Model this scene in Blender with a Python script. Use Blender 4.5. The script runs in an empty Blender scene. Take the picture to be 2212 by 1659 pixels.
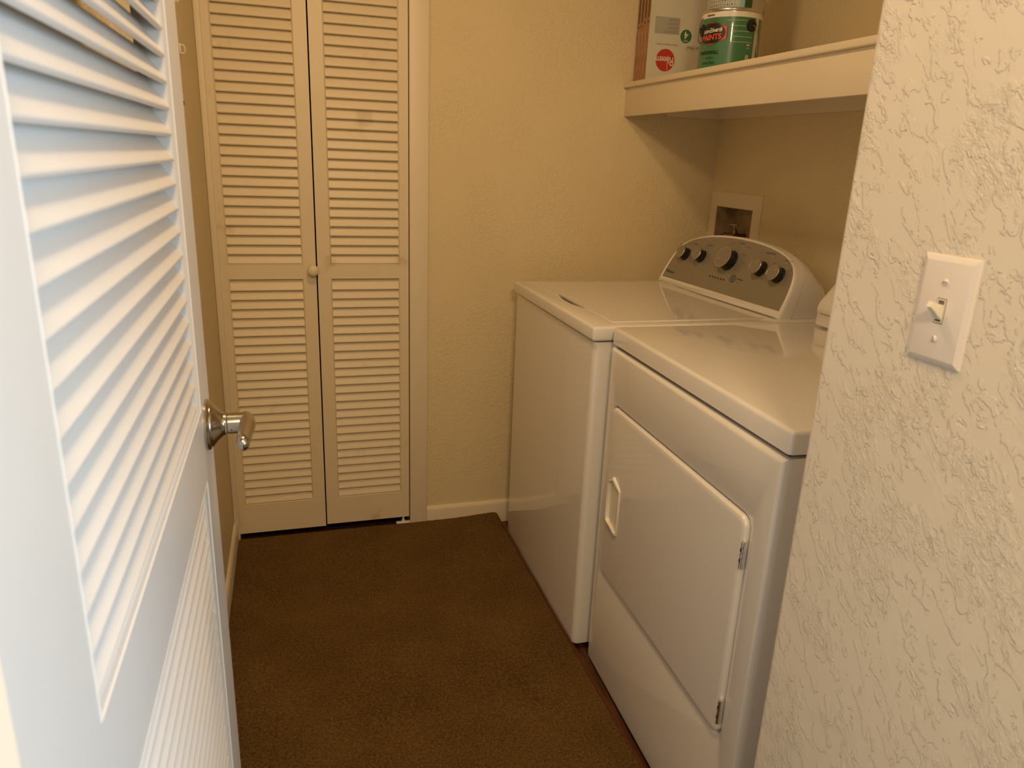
import bpy, bmesh, math, random
from math import sin, cos, pi, radians, sqrt
from mathutils import Vector, Matrix
random.seed(7)
sc = bpy.context.scene
COL = sc.collection

# ------------------------------------------------------------------ camera
CAM = (0.2282, -2.4739, 1.3143); YAW, PITCH, ROLL, FPX = 0.2966, -0.2989, 0.0406, 1590.76
def make_camera():
    cy, sy, cp, sp = cos(YAW), sin(YAW), cos(PITCH), sin(PITCH)
    F = Vector((sy*cp, cy*cp, sp)); R = Vector((cy, -sy, 0)); U = R.cross(F)
    R2 = cos(ROLL)*R + sin(ROLL)*U; U2 = -sin(ROLL)*R + cos(ROLL)*U
    m = Matrix(((R2.x, U2.x, -F.x, CAM[0]), (R2.y, U2.y, -F.y, CAM[1]), (R2.z, U2.z, -F.z, CAM[2]), (0, 0, 0, 1)))
    cd = bpy.data.cameras.new('camera'); o = bpy.data.objects.new('camera', cd); COL.objects.link(o)
    o.matrix_world = m
    cd.sensor_fit = 'HORIZONTAL'; cd.sensor_width = 36; cd.lens = FPX/2212*36
    cd.clip_start = 0.01
    cd.dof.use_dof = True; cd.dof.focus_distance = 2.2; cd.dof.aperture_fstop = 8.5
    sc.camera = o
make_camera()

# ------------------------------------------------------------------ world, lights, exposure
sc.view_settings.view_transform = 'Standard'; sc.view_settings.look = 'None'
sc.view_settings.gamma = 1; sc.view_settings.use_curve_mapping = False
sc.view_settings.exposure = -0.06
w = bpy.data.worlds.new('world'); sc.world = w; w.use_nodes = True
w.node_tree.nodes['Background'].inputs[0].default_value = (0.55, 0.62, 0.75, 1)
w.node_tree.nodes['Background'].inputs[1].default_value = 0.3
def area(name, loc, target, size, power, color, sy=None, shape='DISK'):
    l = bpy.data.lights.new(name, 'AREA'); l.energy = power; l.color = color; l.size = size
    l.shape = shape
    if sy: l.size_y = sy
    o = bpy.data.objects.new(name, l); COL.objects.link(o); o.location = loc
    o.rotation_euler = (Vector(target)-Vector(loc)).to_track_quat('-Z', 'Y').to_euler()
    return o
WARM = (1.0, 0.668, 0.35)
area('laundry_ceiling_lamp_light', (0.44, -1.20, 2.37), (0.44, -1.20, 0), 0.20, 9.8, WARM)
area('vanity_lamp_light', (0.30, -3.00, 2.08), (0.50, -1.0, 1.2), 0.30, 17, WARM, 0.10, 'RECTANGLE')
area('window_daylight', (1.66, -3.10, 1.25), (0.1, -2.1, 0.9), 0.9, 39, (0.60, 0.80, 1.0), 1.0, 'RECTANGLE')

# ------------------------------------------------------------------ materials
MATS = {}
def new_mat(name, color, rough=0.5, metal=0.0, spec=0.5, coat=0.0):
    m = bpy.data.materials.new(name); m.use_nodes = True
    b = m.node_tree.nodes['Principled BSDF']
    b.inputs['Base Color'].default_value = (*color, 1); b.inputs['Roughness'].default_value = rough
    b.inputs['Metallic'].default_value = metal; b.inputs['Specular IOR Level'].default_value = spec
    b.inputs['Coat Weight'].default_value = coat
    MATS[name] = m; return m
def N(m, t, **kw):
    n = m.node_tree.nodes.new(t)
    for k, v in kw.items():
        if hasattr(n, k): setattr(n, k, v)
    return n
def L(m, a, b): m.node_tree.links.new(a, b)
def bsdf(m): return m.node_tree.nodes['Principled BSDF']
def coords(m, scale=(1, 1, 1), rot=(0, 0, 0)):
    tc = N(m, 'ShaderNodeTexCoord'); mp = N(m, 'ShaderNodeMapping')
    mp.inputs['Scale'].default_value = scale; mp.inputs['Rotation'].default_value = rot
    L(m, tc.outputs['Object'], mp.inputs['Vector']); return mp.outputs['Vector']
def noise(m, vec, scale, detail=3, rough=0.5, dist=0.0):
    n = N(m, 'ShaderNodeTexNoise'); L(m, vec, n.inputs['Vector'])
    n.inputs['Scale'].default_value = scale; n.inputs['Detail'].default_value = detail
    n.inputs['Roughness'].default_value = rough; n.inputs['Distortion'].default_value = dist
    return n.outputs['Fac']
def mth(m, op, a, b=None, c=None):
    n = N(m, 'ShaderNodeMath', operation=op)
    for i, v in enumerate((a, b, c)):
        if v is None: continue
        if isinstance(v, (int, float)): n.inputs[i].default_value = v
        else: L(m, v, n.inputs[i])
    return n.outputs[0]
def mapr(m, v, a, b, c=0.0, d=1.0, smooth=True):
    n = N(m, 'ShaderNodeMapRange'); n.interpolation_type = 'SMOOTHSTEP' if smooth else 'LINEAR'
    L(m, v, n.inputs['Value'])
    for k, x in zip(('From Min', 'From Max', 'To Min', 'To Max'), (a, b, c, d)): n.inputs[k].default_value = x
    return n.outputs['Result']
def bump(m, h, strength, dist, prev=None):
    b = N(m, 'ShaderNodeBump'); b.inputs['Strength'].default_value = strength; b.inputs['Distance'].default_value = dist
    L(m, h, b.inputs['Height'])
    if prev is not None: L(m, prev, b.inputs['Normal'])
    L(m, b.outputs['Normal'], bsdf(m).inputs['Normal']); return b.outputs['Normal']
def mixcol(m, fac, c1, c2):
    n = N(m, 'ShaderNodeMix', data_type='RGBA')
    L(m, fac, n.inputs['Factor']); n.inputs['A'].default_value = (*c1, 1); n.inputs['B'].default_value = (*c2, 1)
    L(m, n.outputs['Result'], bsdf(m).inputs['Base Color']); return n.outputs['Result']

WALLC = (0.72, 0.605, 0.375)
# near wall: hand-trowelled ridges running down and towards the viewer
def trowel_wall(name, color, strong):
    m = new_mat(name, color, 0.6, spec=0.35)
    if strong:
        v = coords(m, (1, 1.0, 1.0), (radians(38), 0, 0))
        st = N(m, 'ShaderNodeMapping'); st.inputs['Scale'].default_value = (1, 1.8, 0.85); L(m, v, st.inputs['Vector'])
        v = st.outputs['Vector']
        n1 = noise(m, v, 34, 4, 0.6, 0.5)
        r1 = mapr(m, mth(m, 'ABSOLUTE', mth(m, 'SUBTRACT', n1, 0.5)), 0.0, 0.045, 1, 0)
        n2 = noise(m, v, 62, 3, 0.55, 0.5)
        r2 = mapr(m, mth(m, 'ABSOLUTE', mth(m, 'SUBTRACT', n2, 0.47)), 0.0, 0.06, 1, 0)
        mask = mapr(m, noise(m, coords(m), 11, 2), 0.45, 0.60)
        plateau = mapr(m, n1, 0.48, 0.56, 0, 1)
        isl = mapr(m, n2, 0.53, 0.58, 0, 1)
        h = mth(m, 'ADD', mth(m, 'MULTIPLY', mapr(m, n1, 0.54, 0.575, 0, 1), 0.70), mth(m, 'MULTIPLY', mth(m, 'MULTIPLY', isl, mask), 0.50))
        h = mth(m, 'ADD', h, mth(m, 'MULTIPLY', mth(m, 'MULTIPLY', r2, mask), 0.22))
        h = mth(m, 'ADD', h, mth(m, 'MULTIPLY', mth(m, 'MULTIPLY', r1, mask), 0.20))
        bump(m, h, 1.0, 0.0014)
    else:
        v = coords(m)
        n1 = noise(m, v, 85, 3, 0.55, 0.6)
        r1 = mapr(m, mth(m, 'ABSOLUTE', mth(m, 'SUBTRACT', n1, 0.5)), 0.0, 0.07, 1, 0)
        n2 = noise(m, v, 140, 3, 0.6, 0.3)
        mask = mapr(m, noise(m, v, 5, 2), 0.35, 0.65, 0.35, 1.0)
        h = mth(m, 'MULTIPLY', mth(m, 'ADD', mth(m, 'MULTIPLY', mapr(m, n1, 0.44, 0.60), 0.65), mth(m, 'MULTIPLY', n2, 0.8)), mask)
        bump(m, h, 1.0, 0.0011)
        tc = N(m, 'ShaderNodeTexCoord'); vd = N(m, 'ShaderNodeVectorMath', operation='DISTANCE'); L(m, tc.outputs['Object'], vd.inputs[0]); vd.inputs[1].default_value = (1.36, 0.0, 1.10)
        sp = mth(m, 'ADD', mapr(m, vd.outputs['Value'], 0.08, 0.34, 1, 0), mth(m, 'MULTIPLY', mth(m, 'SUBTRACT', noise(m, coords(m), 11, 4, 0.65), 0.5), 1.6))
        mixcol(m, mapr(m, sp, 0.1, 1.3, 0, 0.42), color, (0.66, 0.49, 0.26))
    return m
trowel_wall('wall_near_paint', (0.79, 0.725, 0.61), True)
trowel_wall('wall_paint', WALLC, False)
m = new_mat('alcove_paint', WALLC, 0.55, spec=0.35)
v = coords(m); bump(m, mth(m, 'MULTIPLY', mapr(m, noise(m, v, 95, 3, 0.6), 0.40, 0.62), mapr(m, noise(m, v, 3.5, 2), 0.4, 0.6, 0.15, 1.0)), 0.8, 0.0011)
m = new_mat('ceiling_paint', (0.8, 0.74, 0.62), 0.8); bump(m, noise(m, coords(m), 90, 3), 0.5, 0.002)
m = new_mat('trim_paint', (0.76, 0.67, 0.50), 0.42); bump(m, noise(m, coords(m), 60, 3), 0.12, 0.0006)
m = new_mat('shelf_paint', (0.78, 0.68, 0.50), 0.45); bump(m, noise(m, coords(m), 60, 3), 0.15, 0.0006)
m = new_mat('closet_paint', (0.74, 0.64, 0.46), 0.42)
v = coords(m); sm = mapr(m, noise(m, v, 9, 3, 0.6), 0.60, 0.78)
mixcol(m, sm, (0.74, 0.64, 0.46), (0.60, 0.49, 0.33)); bump(m, noise(m, coords(m, (60, 60, 900)), 1.0, 2), 0.08, 0.0004)
m = new_mat('door_paint', (0.80, 0.79, 0.75), 0.32); bump(m, noise(m, coords(m), 45, 3), 0.10, 0.0006)
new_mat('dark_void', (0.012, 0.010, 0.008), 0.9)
# carpet
m = new_mat('carpet_pile', (0.12, 0.06, 0.02), 1.0, spec=0.05)
v = coords(m)
n1 = noise(m, v, 420, 3, 0.7); n2 = noise(m, v, 5, 3, 0.6); n3 = noise(m, v, 150, 2, 0.6)
f = mth(m, 'ADD', mth(m, 'MULTIPLY', n1, 0.50), mth(m, 'ADD', mth(m, 'MULTIPLY', n2, 0.14), mth(m, 'MULTIPLY', n3, 0.36)))
mixcol(m, mapr(m, f, 0.36, 0.64), (0.050, 0.0235, 0.0042), (0.220, 0.122, 0.032))
bump(m, mth(m, 'ADD', n1, mth(m, 'MULTIPLY', n3, 0.6)), 1.0, 0.004)
bsdf(m).inputs['Sheen Weight'].default_value = 0.15; bsdf(m).inputs['Sheen Tint'].default_value = (0.8, 0.55, 0.3, 1)
m = new_mat('carpet_edge', (0.12, 0.040, 0.014), 1.0, spec=0.1)
m = new_mat('vinyl_floor', (0.16, 0.07, 0.028), 0.35)
v = coords(m, (14, 1.2, 1)); mixcol(m, mapr(m, noise(m, v, 6, 4, 0.6), 0.35, 0.65), (0.055, 0.022, 0.010), (0.13, 0.055, 0.022))
# appliance and metals
m = new_mat('white_enamel', (0.80, 0.775, 0.73), 0.35, coat=1.0); bsdf(m).inputs['Coat Roughness'].default_value = 0.035
bump(m, noise(m, coords(m), 9, 2), 0.05, 0.004)
new_mat('white_plastic', (0.82, 0.79, 0.73), 0.28)
new_mat('ivory_plastic', (0.80, 0.76, 0.62), 0.3)
new_mat('gray_panel', (0.30, 0.268, 0.205), 0.40, metal=0.2)
new_mat('knob_face', (0.30, 0.27, 0.22), 0.38, metal=0.3)
new_mat('knob_black', (0.010, 0.010, 0.012), 0.3)
new_mat('knob_ring', (0.55, 0.51, 0.44), 0.25, metal=0.9)
new_mat('button_gray', (0.13, 0.14, 0.12), 0.4)
new_mat('print_dark', (0.035, 0.032, 0.030), 0.5)
new_mat('print_gray', (0.16, 0.15, 0.13), 0.5)
new_mat('print_light', (0.62, 0.58, 0.50), 0.5)
m = new_mat('satin_nickel', (0.50, 0.46, 0.39), 0.21, metal=1.0)
new_mat('chrome', (0.75, 0.75, 0.75), 0.15, metal=1.0)
new_mat('brass_old', (0.26, 0.17, 0.08), 0.35, metal=0.9)
new_mat('hose_black', (0.03, 0.03, 0.03), 0.45)
new_mat('switch_plastic', (0.80, 0.74, 0.68), 0.32)
new_mat('can_steel', (0.62, 0.60, 0.55), 0.25, metal=1.0)
new_mat('label_green', (0.045, 0.19, 0.085), 0.30, coat=0.4)
new_mat('label_green_dark', (0.02, 0.07, 0.015), 0.30, coat=0.4)
new_mat('label_white', (0.80, 0.76, 0.66), 0.32, coat=0.3)
new_mat('label_black', (0.012, 0.011, 0.010), 0.32, coat=0.3)
new_mat('label_red', (0.78, 0.085, 0.045), 0.32, coat=0.3)
new_mat('label_blue', (0.28, 0.46, 0.50), 0.35, coat=0.3)
new_mat('icon_red', (0.50, 0.05, 0.04), 0.35)
new_mat('label_cream', (0.66, 0.60, 0.48), 0.35)
m = new_mat('cardboard', (0.42, 0.23, 0.12), 0.75)
v = coords(m, (1, 1, 0.12)); mixcol(m, mapr(m, noise(m, v, 260, 3), 0.35, 0.65), (0.30, 0.15, 0.08), (0.48, 0.28, 0.15))
new_mat('cardboard_slot', (0.11, 0.07, 0.035), 0.8)
m = new_mat('shrink_wrap_print', (0.66, 0.64, 0.54), 0.2, coat=0.5); bump(m, noise(m, coords(m), 14, 2, 0.5, 1.5), 0.25, 0.004)
new_mat('filter_gray', (0.42, 0.41, 0.35), 0.3, coat=0.4)
new_mat('logo_red', (0.50, 0.035, 0.02), 0.3, coat=0.4)
new_mat('logo_green', (0.03, 0.16, 0.05), 0.3, coat=0.4)
m = new_mat('box_metal', (0.40, 0.31, 0.19), 0.5)
mixcol(m, mapr(m, noise(m, coords(m), 14, 2, 0.5), 0.45, 0.75), (0.44, 0.34, 0.21), (0.30, 0.19, 0.09))
new_mat('lamp_glass', (0.9, 0.85, 0.75), 0.4)
MATS['lamp_glass'].node_tree.nodes['Principled BSDF'].inputs['Emission Color'].default_value = (1, 0.74, 0.42, 1)
MATS['lamp_glass'].node_tree.nodes['Principled BSDF'].inputs['Emission Strength'].default_value = 4.0

# ------------------------------------------------------------------ mesh helpers
def BM(): return bmesh.new()
def merge(bm, other, mi=0):
    me = bpy.data.meshes.new('t'); 
    for f in other.faces: f.material_index = mi
    other.to_mesh(me); other.free(); bm.from_mesh(me); bpy.data.meshes.remove(me); return bm
def box(bm, x0, x1, y0, y1, z0, z1, r=0.0, seg=3, edges=None, mi=0):
    b = bmesh.new()
    vs = [b.verts.new(p) for p in ((x0,y0,z0),(x1,y0,z0),(x1,y1,z0),(x0,y1,z0),(x0,y0,z1),(x1,y0,z1),(x1,y1,z1),(x0,y1,z1))]
    for q in ((0,3,2,1),(4,5,6,7),(0,1,5,4),(1,2,6,5),(2,3,7,6),(3,0,4,7)): b.faces.new([vs[i] for i in q])
    if r > 0:
        es = b.edges[:] if edges is None else [e for e in b.edges if edges((e.verts[0].co+e.verts[1].co)/2, (e.verts[1].co-e.verts[0].co).normalized())]
        bmesh.ops.bevel(b, geom=es, offset=r, segments=seg, affect='EDGES', profile=0.5)
    return merge(bm, b, mi)
def frame_from(axis, up=(0, 0, 1)):
    a = Vector(axis).normalized(); u = Vector(up)
    if abs(a.dot(u)) > 0.95: u = Vector((1, 0, 0))
    x = u.cross(a).normalized(); y = a.cross(x); return x, y, a
def lathe(bm, prof, origin, axis, n=40, mi=0, cap=True):
    x, y, a = frame_from(axis); o = Vector(origin); b = bmesh.new(); rings = []
    for r, h in prof:
        rings.append([b.verts.new(o + a*h + (x*cos(2*pi*i/n)+y*sin(2*pi*i/n))*max(r, 1e-5)) for i in range(n)])
    for p, q in zip(rings, rings[1:]):
        for i in range(n): b.faces.new((p[i], p[(i+1) % n], q[(i+1) % n], q[i]))
    if cap:
        b.faces.new(rings[0]); b.faces.new(rings[-1][::-1])
    return merge(bm, b, mi)
def tube(bm, pts, rads, n=14, mi=0, flat=1.0, up=(0, 0, 1)):
    pts = [Vector(p) for p in pts]
    if not isinstance(rads, (list, tuple)): rads = [rads]*len(pts)
    b = bmesh.new(); rings = []
    for i, p in enumerate(pts):
        t = (pts[min(i+1, len(pts)-1)]-pts[max(i-1, 0)])
        x, y, a = frame_from(t, up); r = rads[i]
        rings.append([b.verts.new(p + x*cos(2*pi*k/n)*r*flat + y*sin(2*pi*k/n)*r) for k in range(n)])
    for p, q in zip(rings, rings[1:]):
        for i in range(n): b.faces.new((p[i], p[(i+1) % n], q[(i+1) % n], q[i]))
    b.faces.new(rings[0]); b.faces.new(rings[-1][::-1])
    return merge(bm, b, mi)
def loft(bm, rings, cap0=True, cap1=True, mi=0):
    b = bmesh.new(); R = [[b.verts.new(p) for p in ring] for ring in rings]; n = len(R[0])
    for p, q in zip(R, R[1:]):
        for i in range(n): b.faces.new((p[i], p[(i+1) % n], q[(i+1) % n], q[i]))
    if cap0: b.faces.new(R[0])
    if cap1: b.faces.new(R[-1][::-1])
    return merge(bm, b, mi)
def smooth_path(pts, k=6):
    out = []; P = [Vector(p) for p in pts]
    for i in range(len(P)-1):
        p0 = P[max(i-1, 0)]; p1 = P[i]; p2 = P[i+1]; p3 = P[min(i+2, len(P)-1)]
        for j in range(k):
            t = j/k; out.append(0.5*((2*p1)+(p2-p0)*t+(2*p0-5*p1+4*p2-p3)*t*t+(3*p1-p0-3*p2+p3)*t**3))
    out.append(P[-1]); return out
def rrect(w, h, r, n=6):
    pts = []
    for cx, cy, a0 in ((w/2-r, h/2-r, 0), (-w/2+r, h/2-r, 90), (-w/2+r, -h/2+r, 180), (w/2-r, -h/2+r, 270)):
        for i in range(n+1):
            a = radians(a0+90*i/n); pts.append((cx+r*cos(a), cy+r*sin(a)))
    return pts
def bool_diff(bm, cutters):
    me = bpy.data.meshes.new('a'); bmesh.ops.recalc_face_normals(bm, faces=bm.faces[:]); bm.to_mesh(me); bm.free()
    oa = bpy.data.objects.new('a', me); COL.objects.link(oa); tmp = []
    for c in cutters:
        mc = bpy.data.meshes.new('c'); bmesh.ops.recalc_face_normals(c, faces=c.faces[:]); c.to_mesh(mc); c.free()
        ob = bpy.data.objects.new('c', mc); COL.objects.link(ob); tmp.append(ob)
        md = oa.modifiers.new('b', 'BOOLEAN'); md.object = ob; md.operation = 'DIFFERENCE'; md.solver = 'EXACT'
    dg = bpy.context.evaluated_depsgraph_get(); dg.update()
    ev = oa.evaluated_get(dg); mm = bpy.data.meshes.new_from_object(ev)
    out = bmesh.new(); out.from_mesh(mm)
    bpy.data.objects.remove(oa)
    for t in tmp: bpy.data.objects.remove(t)
    bpy.data.meshes.remove(mm)
    return out

# ------------------------------------------------------------------ object helpers
def root(name, loc, label, cat, group=None, kind=None):
    o = bpy.data.objects.new(name, None); COL.objects.link(o); o.location = loc; o.empty_display_size = 0.05
    o['label'] = label
    if cat: o['category'] = cat
    if group: o['group'] = group
    if kind: o['kind'] = kind
    return o
def wloc(o):
    v = Vector((0, 0, 0))
    while o is not None: v += o.location; o = o.parent
    return v
def obj(name, bm, mats, parent=None, smooth=35, recalc=True, label=None):
    if recalc: bmesh.ops.recalc_face_normals(bm, faces=bm.faces[:])
    me = bpy.data.meshes.new(name)
    if parent is not None:
        bmesh.ops.translate(bm, verts=bm.verts[:], vec=-wloc(parent))
    bm.to_mesh(me); bm.free()
    for mt in ([mats] if isinstance(mats, str) else mats): me.materials.append(MATS[mt])
    if smooth:
        for p in me.polygons: p.use_smooth = True
        me.set_sharp_from_angle(angle=radians(smooth))
    o = bpy.data.objects.new(name, me); COL.objects.link(o)
    if parent is not None: o.parent = parent
    if label: o['label'] = label
    return o
def tag(o, label, cat=None, kind=None, group=None):
    o['label'] = label
    if cat: o['category'] = cat
    if kind: o['kind'] = kind
    if group: o['group'] = group
    return o
def struct(name, bm, mat, label, smooth=35):
    o = obj(name, bm, mat, None, smooth); o['kind'] = 'structure'; o['label'] = label; return o
def text_bm(s, size, M, align='CENTER', shear=0.0, bold=0.0, sx=1.0, mapfn=None, space=1.0, thick=0.0):
    cu = bpy.data.curves.new('t', 'FONT'); cu.body = s; cu.size = size; cu.align_x = align; cu.align_y = 'CENTER'
    cu.shear = shear; cu.offset = bold; cu.space_character = space; cu.fill_mode = 'FRONT'; cu.resolution_u = 3
    o = bpy.data.objects.new('t', cu); COL.objects.link(o)
    dg = bpy.context.evaluated_depsgraph_get(); dg.update()
    me = bpy.data.meshes.new_from_object(o.evaluated_get(dg)); bm = bmesh.new(); bm.from_mesh(me)
    bpy.data.objects.remove(o); bpy.data.meshes.remove(me); bpy.data.curves.remove(cu)
    for v in bm.verts: v.co.x *= sx
    if mapfn:
        for v in bm.verts: v.co = mapfn(v.co.x, v.co.y)
    else: bm.transform(M)
    return bm
def basis(o, x, y, n=None):
    x = Vector(x).normalized(); y = Vector(y).normalized(); z = Vector(n) if n else x.cross(y)
    o = Vector(o); return Matrix(((x.x, y.x, z.x, o.x), (x.y, y.y, z.y, o.y), (x.z, y.z, z.z, o.z), (0, 0, 0, 1)))

# ------------------------------------------------------------------ layout constants
XL = -0.006      # left wall face
XN = 0.887       # near right wall face
YN = -1.6925     # where it ends at the appliance alcove
XR = 1.7218      # alcove back wall
YD = -2.165      # doorway wall, laundry side
ZC = 2.44
ZF = -0.035      # hard floor under the carpet
HX0, HX1, HY0 = -0.9, 1.80, -4.40   # hall behind the doorway

# ------------------------------------------------------------------ setting
b = BM(); box(b, HX0-0.1, HX1+0.1, HY0-0.1, 0.75, ZF-0.05, ZF); struct('floor', b, 'vinyl_floor', 'brown wood-look hard floor showing along the carpet edge beside the dryer')
b = BM(); box(b, HX0-0.1, HX1+0.1, HY0-0.1, 0.75, ZC, ZC+0.05); struct('ceiling', b, 'ceiling_paint', 'cream painted ceiling')
b = BM(); box(b, XL-0.1, XL, YD, 0.75, ZF, ZC); struct('wall_left', b, 'wall_paint', 'cream textured wall behind the open louvred door')
# back wall with the closet opening
CX0, CX1, CZ = 0.008, 0.6065, 2.03
b = BM()
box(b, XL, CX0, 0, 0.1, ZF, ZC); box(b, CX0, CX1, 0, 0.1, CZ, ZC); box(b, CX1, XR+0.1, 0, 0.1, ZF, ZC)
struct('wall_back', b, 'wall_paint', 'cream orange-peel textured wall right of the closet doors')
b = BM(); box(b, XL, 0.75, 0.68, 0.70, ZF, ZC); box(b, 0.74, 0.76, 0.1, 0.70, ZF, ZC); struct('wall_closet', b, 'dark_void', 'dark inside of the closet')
# alcove back wall with the hole for the water box
WB = dict(y0=-0.2740, y1=-0.0480, z0=0.985, z1=1.174)
b = BM()
box(b, XR, XR+0.1, YN-0.1, WB['y0'], ZF, ZC); box(b, XR, XR+0.1, WB['y1'], 0.0, ZF, ZC)
box(b, XR, XR+0.1, WB['y0'], WB['y1'], ZF, WB['z0']); box(b, XR, XR+0.1, WB['y0'], WB['y1'], WB['z1'], ZC)
struct('wall_alcove', b, 'alcove_paint', 'smooth tan wall behind the washer and dryer')
# near right wall (rounded drywall corner) and the alcove side it turns into
b = BM(); box(b, XN, XR+0.1, YD, YN, ZF, ZC, 0.012, 4, lambda c, d: abs(d.z) > .9 and c.x < XN+.01 and c.y > YN-.01)
struct('wall_right', b, 'wall_near_paint', 'cream wall with heavy trowelled texture on the right, carrying the light switch')
# doorway wall and the hall behind the viewer
OX0, OX1, OZ = 0.060, 0.880, 2.05
b = BM()
box(b, HX0, OX0, YD-0.12, YD, ZF, ZC); box(b, OX1, HX1, YD-0.12, YD, ZF, ZC); box(b, OX0, OX1, YD-0.12, YD, OZ, ZC)
struct('wall_front', b, 'wall_paint', 'wall around the doorway the viewer looks through')
wy0, wy1, wz0, wz1 = -3.60, -2.60, 0.85, 1.95
b = BM()
box(b, HX0-0.1, HX0, HY0, YD, ZF, ZC); box(b, HX0, HX1, HY0-0.1, HY0, ZF, ZC)
box(b, HX1, HX1+0.1, HY0, wy0, ZF, ZC); box(b, HX1, HX1+0.1, wy1, YD, ZF, ZC)
box(b, HX1, HX1+0.1, wy0, wy1, ZF, wz0); box(b, HX1, HX1+0.1, wy0, wy1, wz1, ZC)
struct('wall_hall', b, 'ceiling_paint', 'walls of the hall behind the viewer')
b = BM()
for y0, y1, z0, z1 in ((wy0, wy0+.05, wz0, wz1), (wy1-.05, wy1, wz0, wz1), (wy0, wy1, wz0, wz0+.05), (wy0, wy1, wz1-.05, wz1), (-3.12, -3.08, wz0, wz1)):
    box(b, HX1+.02, HX1+.07, y0, y1, z0, z1)
struct('window_1', b, 'door_paint', 'window frame in the hall behind the viewer')
b = BM(); box(b, OX0-0.06, OX0, YD-0.005, YD+0.012, ZF, OZ+.06, .003); 
struct('trim_2', b, 'door_paint', 'casing on the hinge side of the louvred entry door')
# closet casing
b = BM()
box(b, CX1, 0.6692, -0.014, 0.02, ZF+.02, CZ+.06, 0.003)
box(b, XL+0.0005, CX0+0.004, -0.014, 0.02, ZF+.02, CZ+.06, 0.002)
box(b, CX0+.004, CX1, -0.014, 0.02, CZ, CZ+.06, 0.003)
struct('trim_1', b, 'trim_paint', 'cream painted casing around the louvred closet doors')
def baseb(pts_fn, length):
    pass
prof = [(0.0, ZF), (0.012, ZF), (0.012, 0.040), (0.0105, 0.047), (0.007, 0.052), (0.0, 0.054)]
b = BM(); loft(b, [[(x, -d, z) for d, z in prof] for x in (0.6694, XR-0.005)]); struct('baseboard_back', b, 'trim_paint', 'low cream baseboard under the back wall, running behind the washer')
b = BM(); loft(b, [[(XL+d, y, z*1.0+(0.012 if z > 0 else 0)) for d, z in prof] for y in (-0.0145, YD+0.03)]); struct('baseboard_left', b, 'trim_paint', 'cream baseboard along the left wall behind the entry door')

# carpet
XE = 0.9405
b = bmesh.new(); nx, ny = 130, 300
grid = []
def carpet_z(x, y):
    e = min(1, (0.02 + (XE - x))/0.06)
    z = 0.0016*sin(x*9.1+1)*sin(y*5.3) - 0.004*max(0, 1-(XE-x)/0.012)
    z += 0.010*math.exp(-((x-0.93)/0.10)**2)*max(0, 1+y/0.10) if y > -0.10 else 0
    z += 0.0012*(random.random()-0.5)
    return z
for j in range(ny+1):
    y = -0.0125 - (2.10)*j/ny + (0.018 if False else 0)
    row = []
    for i in range(nx+1):
        xe = XE + 0.0012*sin(y*21)+0.0008*sin(y*57+1)
        x = XL+0.0135 + (xe-XL-0.0135)*i/nx
        row.append(b.verts.new((x, y, carpet_z(x, y))))
    grid.append(row)
for j in range(ny):
    for i in range(nx): b.faces.new((grid[j][i], grid[j+1][i], grid[j+1][i+1], grid[j][i+1]))
carpet = obj('carpet', b, 'carpet_pile', None, 180)
b = BM(); loft(b, [[(XE-0.0025+0.0012*sin(y*21), y, -0.0010), (XE+0.0035+0.0012*sin(y*21), y, -0.0020), (XE+0.0065+0.0012*sin(y*21), y, ZF+.0005), (XE-0.004+0.0012*sin(y*21), y, ZF+.0005)] for y in [-0.0125-2.1*k/60 for k in range(61)]])
tag(carpet, 'brown cut-pile carpet between the louvred doors and the laundry appliances', 'carpet')
obj('binding', b, 'carpet_edge', carpet, label='darker cut edge of the carpet')
b = BM(); box(b, XL+0.0135, XE-0.005, -2.11, -0.0125, ZF+.0005, -0.008); obj('padding', b, 'carpet_edge', carpet)

# ------------------------------------------------------------------ louvred doors
def louvre_panel(bm, u0, u1, z0, z1, pitch, dface, thick, rise, nose, P, slat_t=0.0065, zoff=0.0):
    """slats between u0 and u1; P(u, d, z) maps door coordinates (d = depth behind the face)"""
    z = z0 + zoff
    while z < z1 - 0.004:
        top = min(z+rise, z1+0.02)
        d0, d1 = dface, dface+thick
        dirv = Vector((d1-d0, top-z)).normalized(); nrm = Vector((-dirv.y, dirv.x))
        t = slat_t/2; A = Vector((d0+nose*0.5, z+nose*0.5)); B = Vector((d1, top))
        sec = []
        for k in range(7):
            a = pi/2 + pi*k/6
            sec.append(A + t*(dirv*cos(a) - nrm*sin(a))*(1 if True else 0))
        sec.append(B - nrm*-t*-1); sec.append(B + nrm*t*-1*-1)
        sec = sec[:7] + [B - nrm*(-t) if False else B + (-nrm)*(-1)*t*-1, B + nrm*t]
        sec = [A + nrm*t*cos(pi*k/6) - dirv*t*sin(pi*k/6) for k in range(7)] + [B - nrm*t, B + nrm*t]
        if top > z1+0.001:
            sec = [Vector((s.x, min(s.y, z1+0.004))) for s in sec]
        loft(bm, [[P(u, s.x, s.y) for s in sec] for u in (u0, u1)])
        z += pitch
def sticking(bm, u0, u1, z0, z1, bw, bd, thick, P):
    prof = [(0.0, 0.0), (0.0012, -0.0006), (0.0022, 0.0006), (bw*0.45, bd*0.30), (bw*0.8, bd*0.75), (bw, bd), (bw, thick)]
    rings = []
    for ins, d in prof: rings.append([P(u0+ins, d, z0+ins), P(u1-ins, d, z0+ins), P(u1-ins, d, z1-ins), P(u0+ins, d, z1-ins)])
    b = bmesh.new(); R = [[b.verts.new(p) for p in r] for r in rings]
    for p, q in zip(R, R[1:]):
        for i in range(4): b.faces.new((p[i], p[(i+1) % 4], q[(i+1) % 4], q[i]))
    merge(bm, b)
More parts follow.
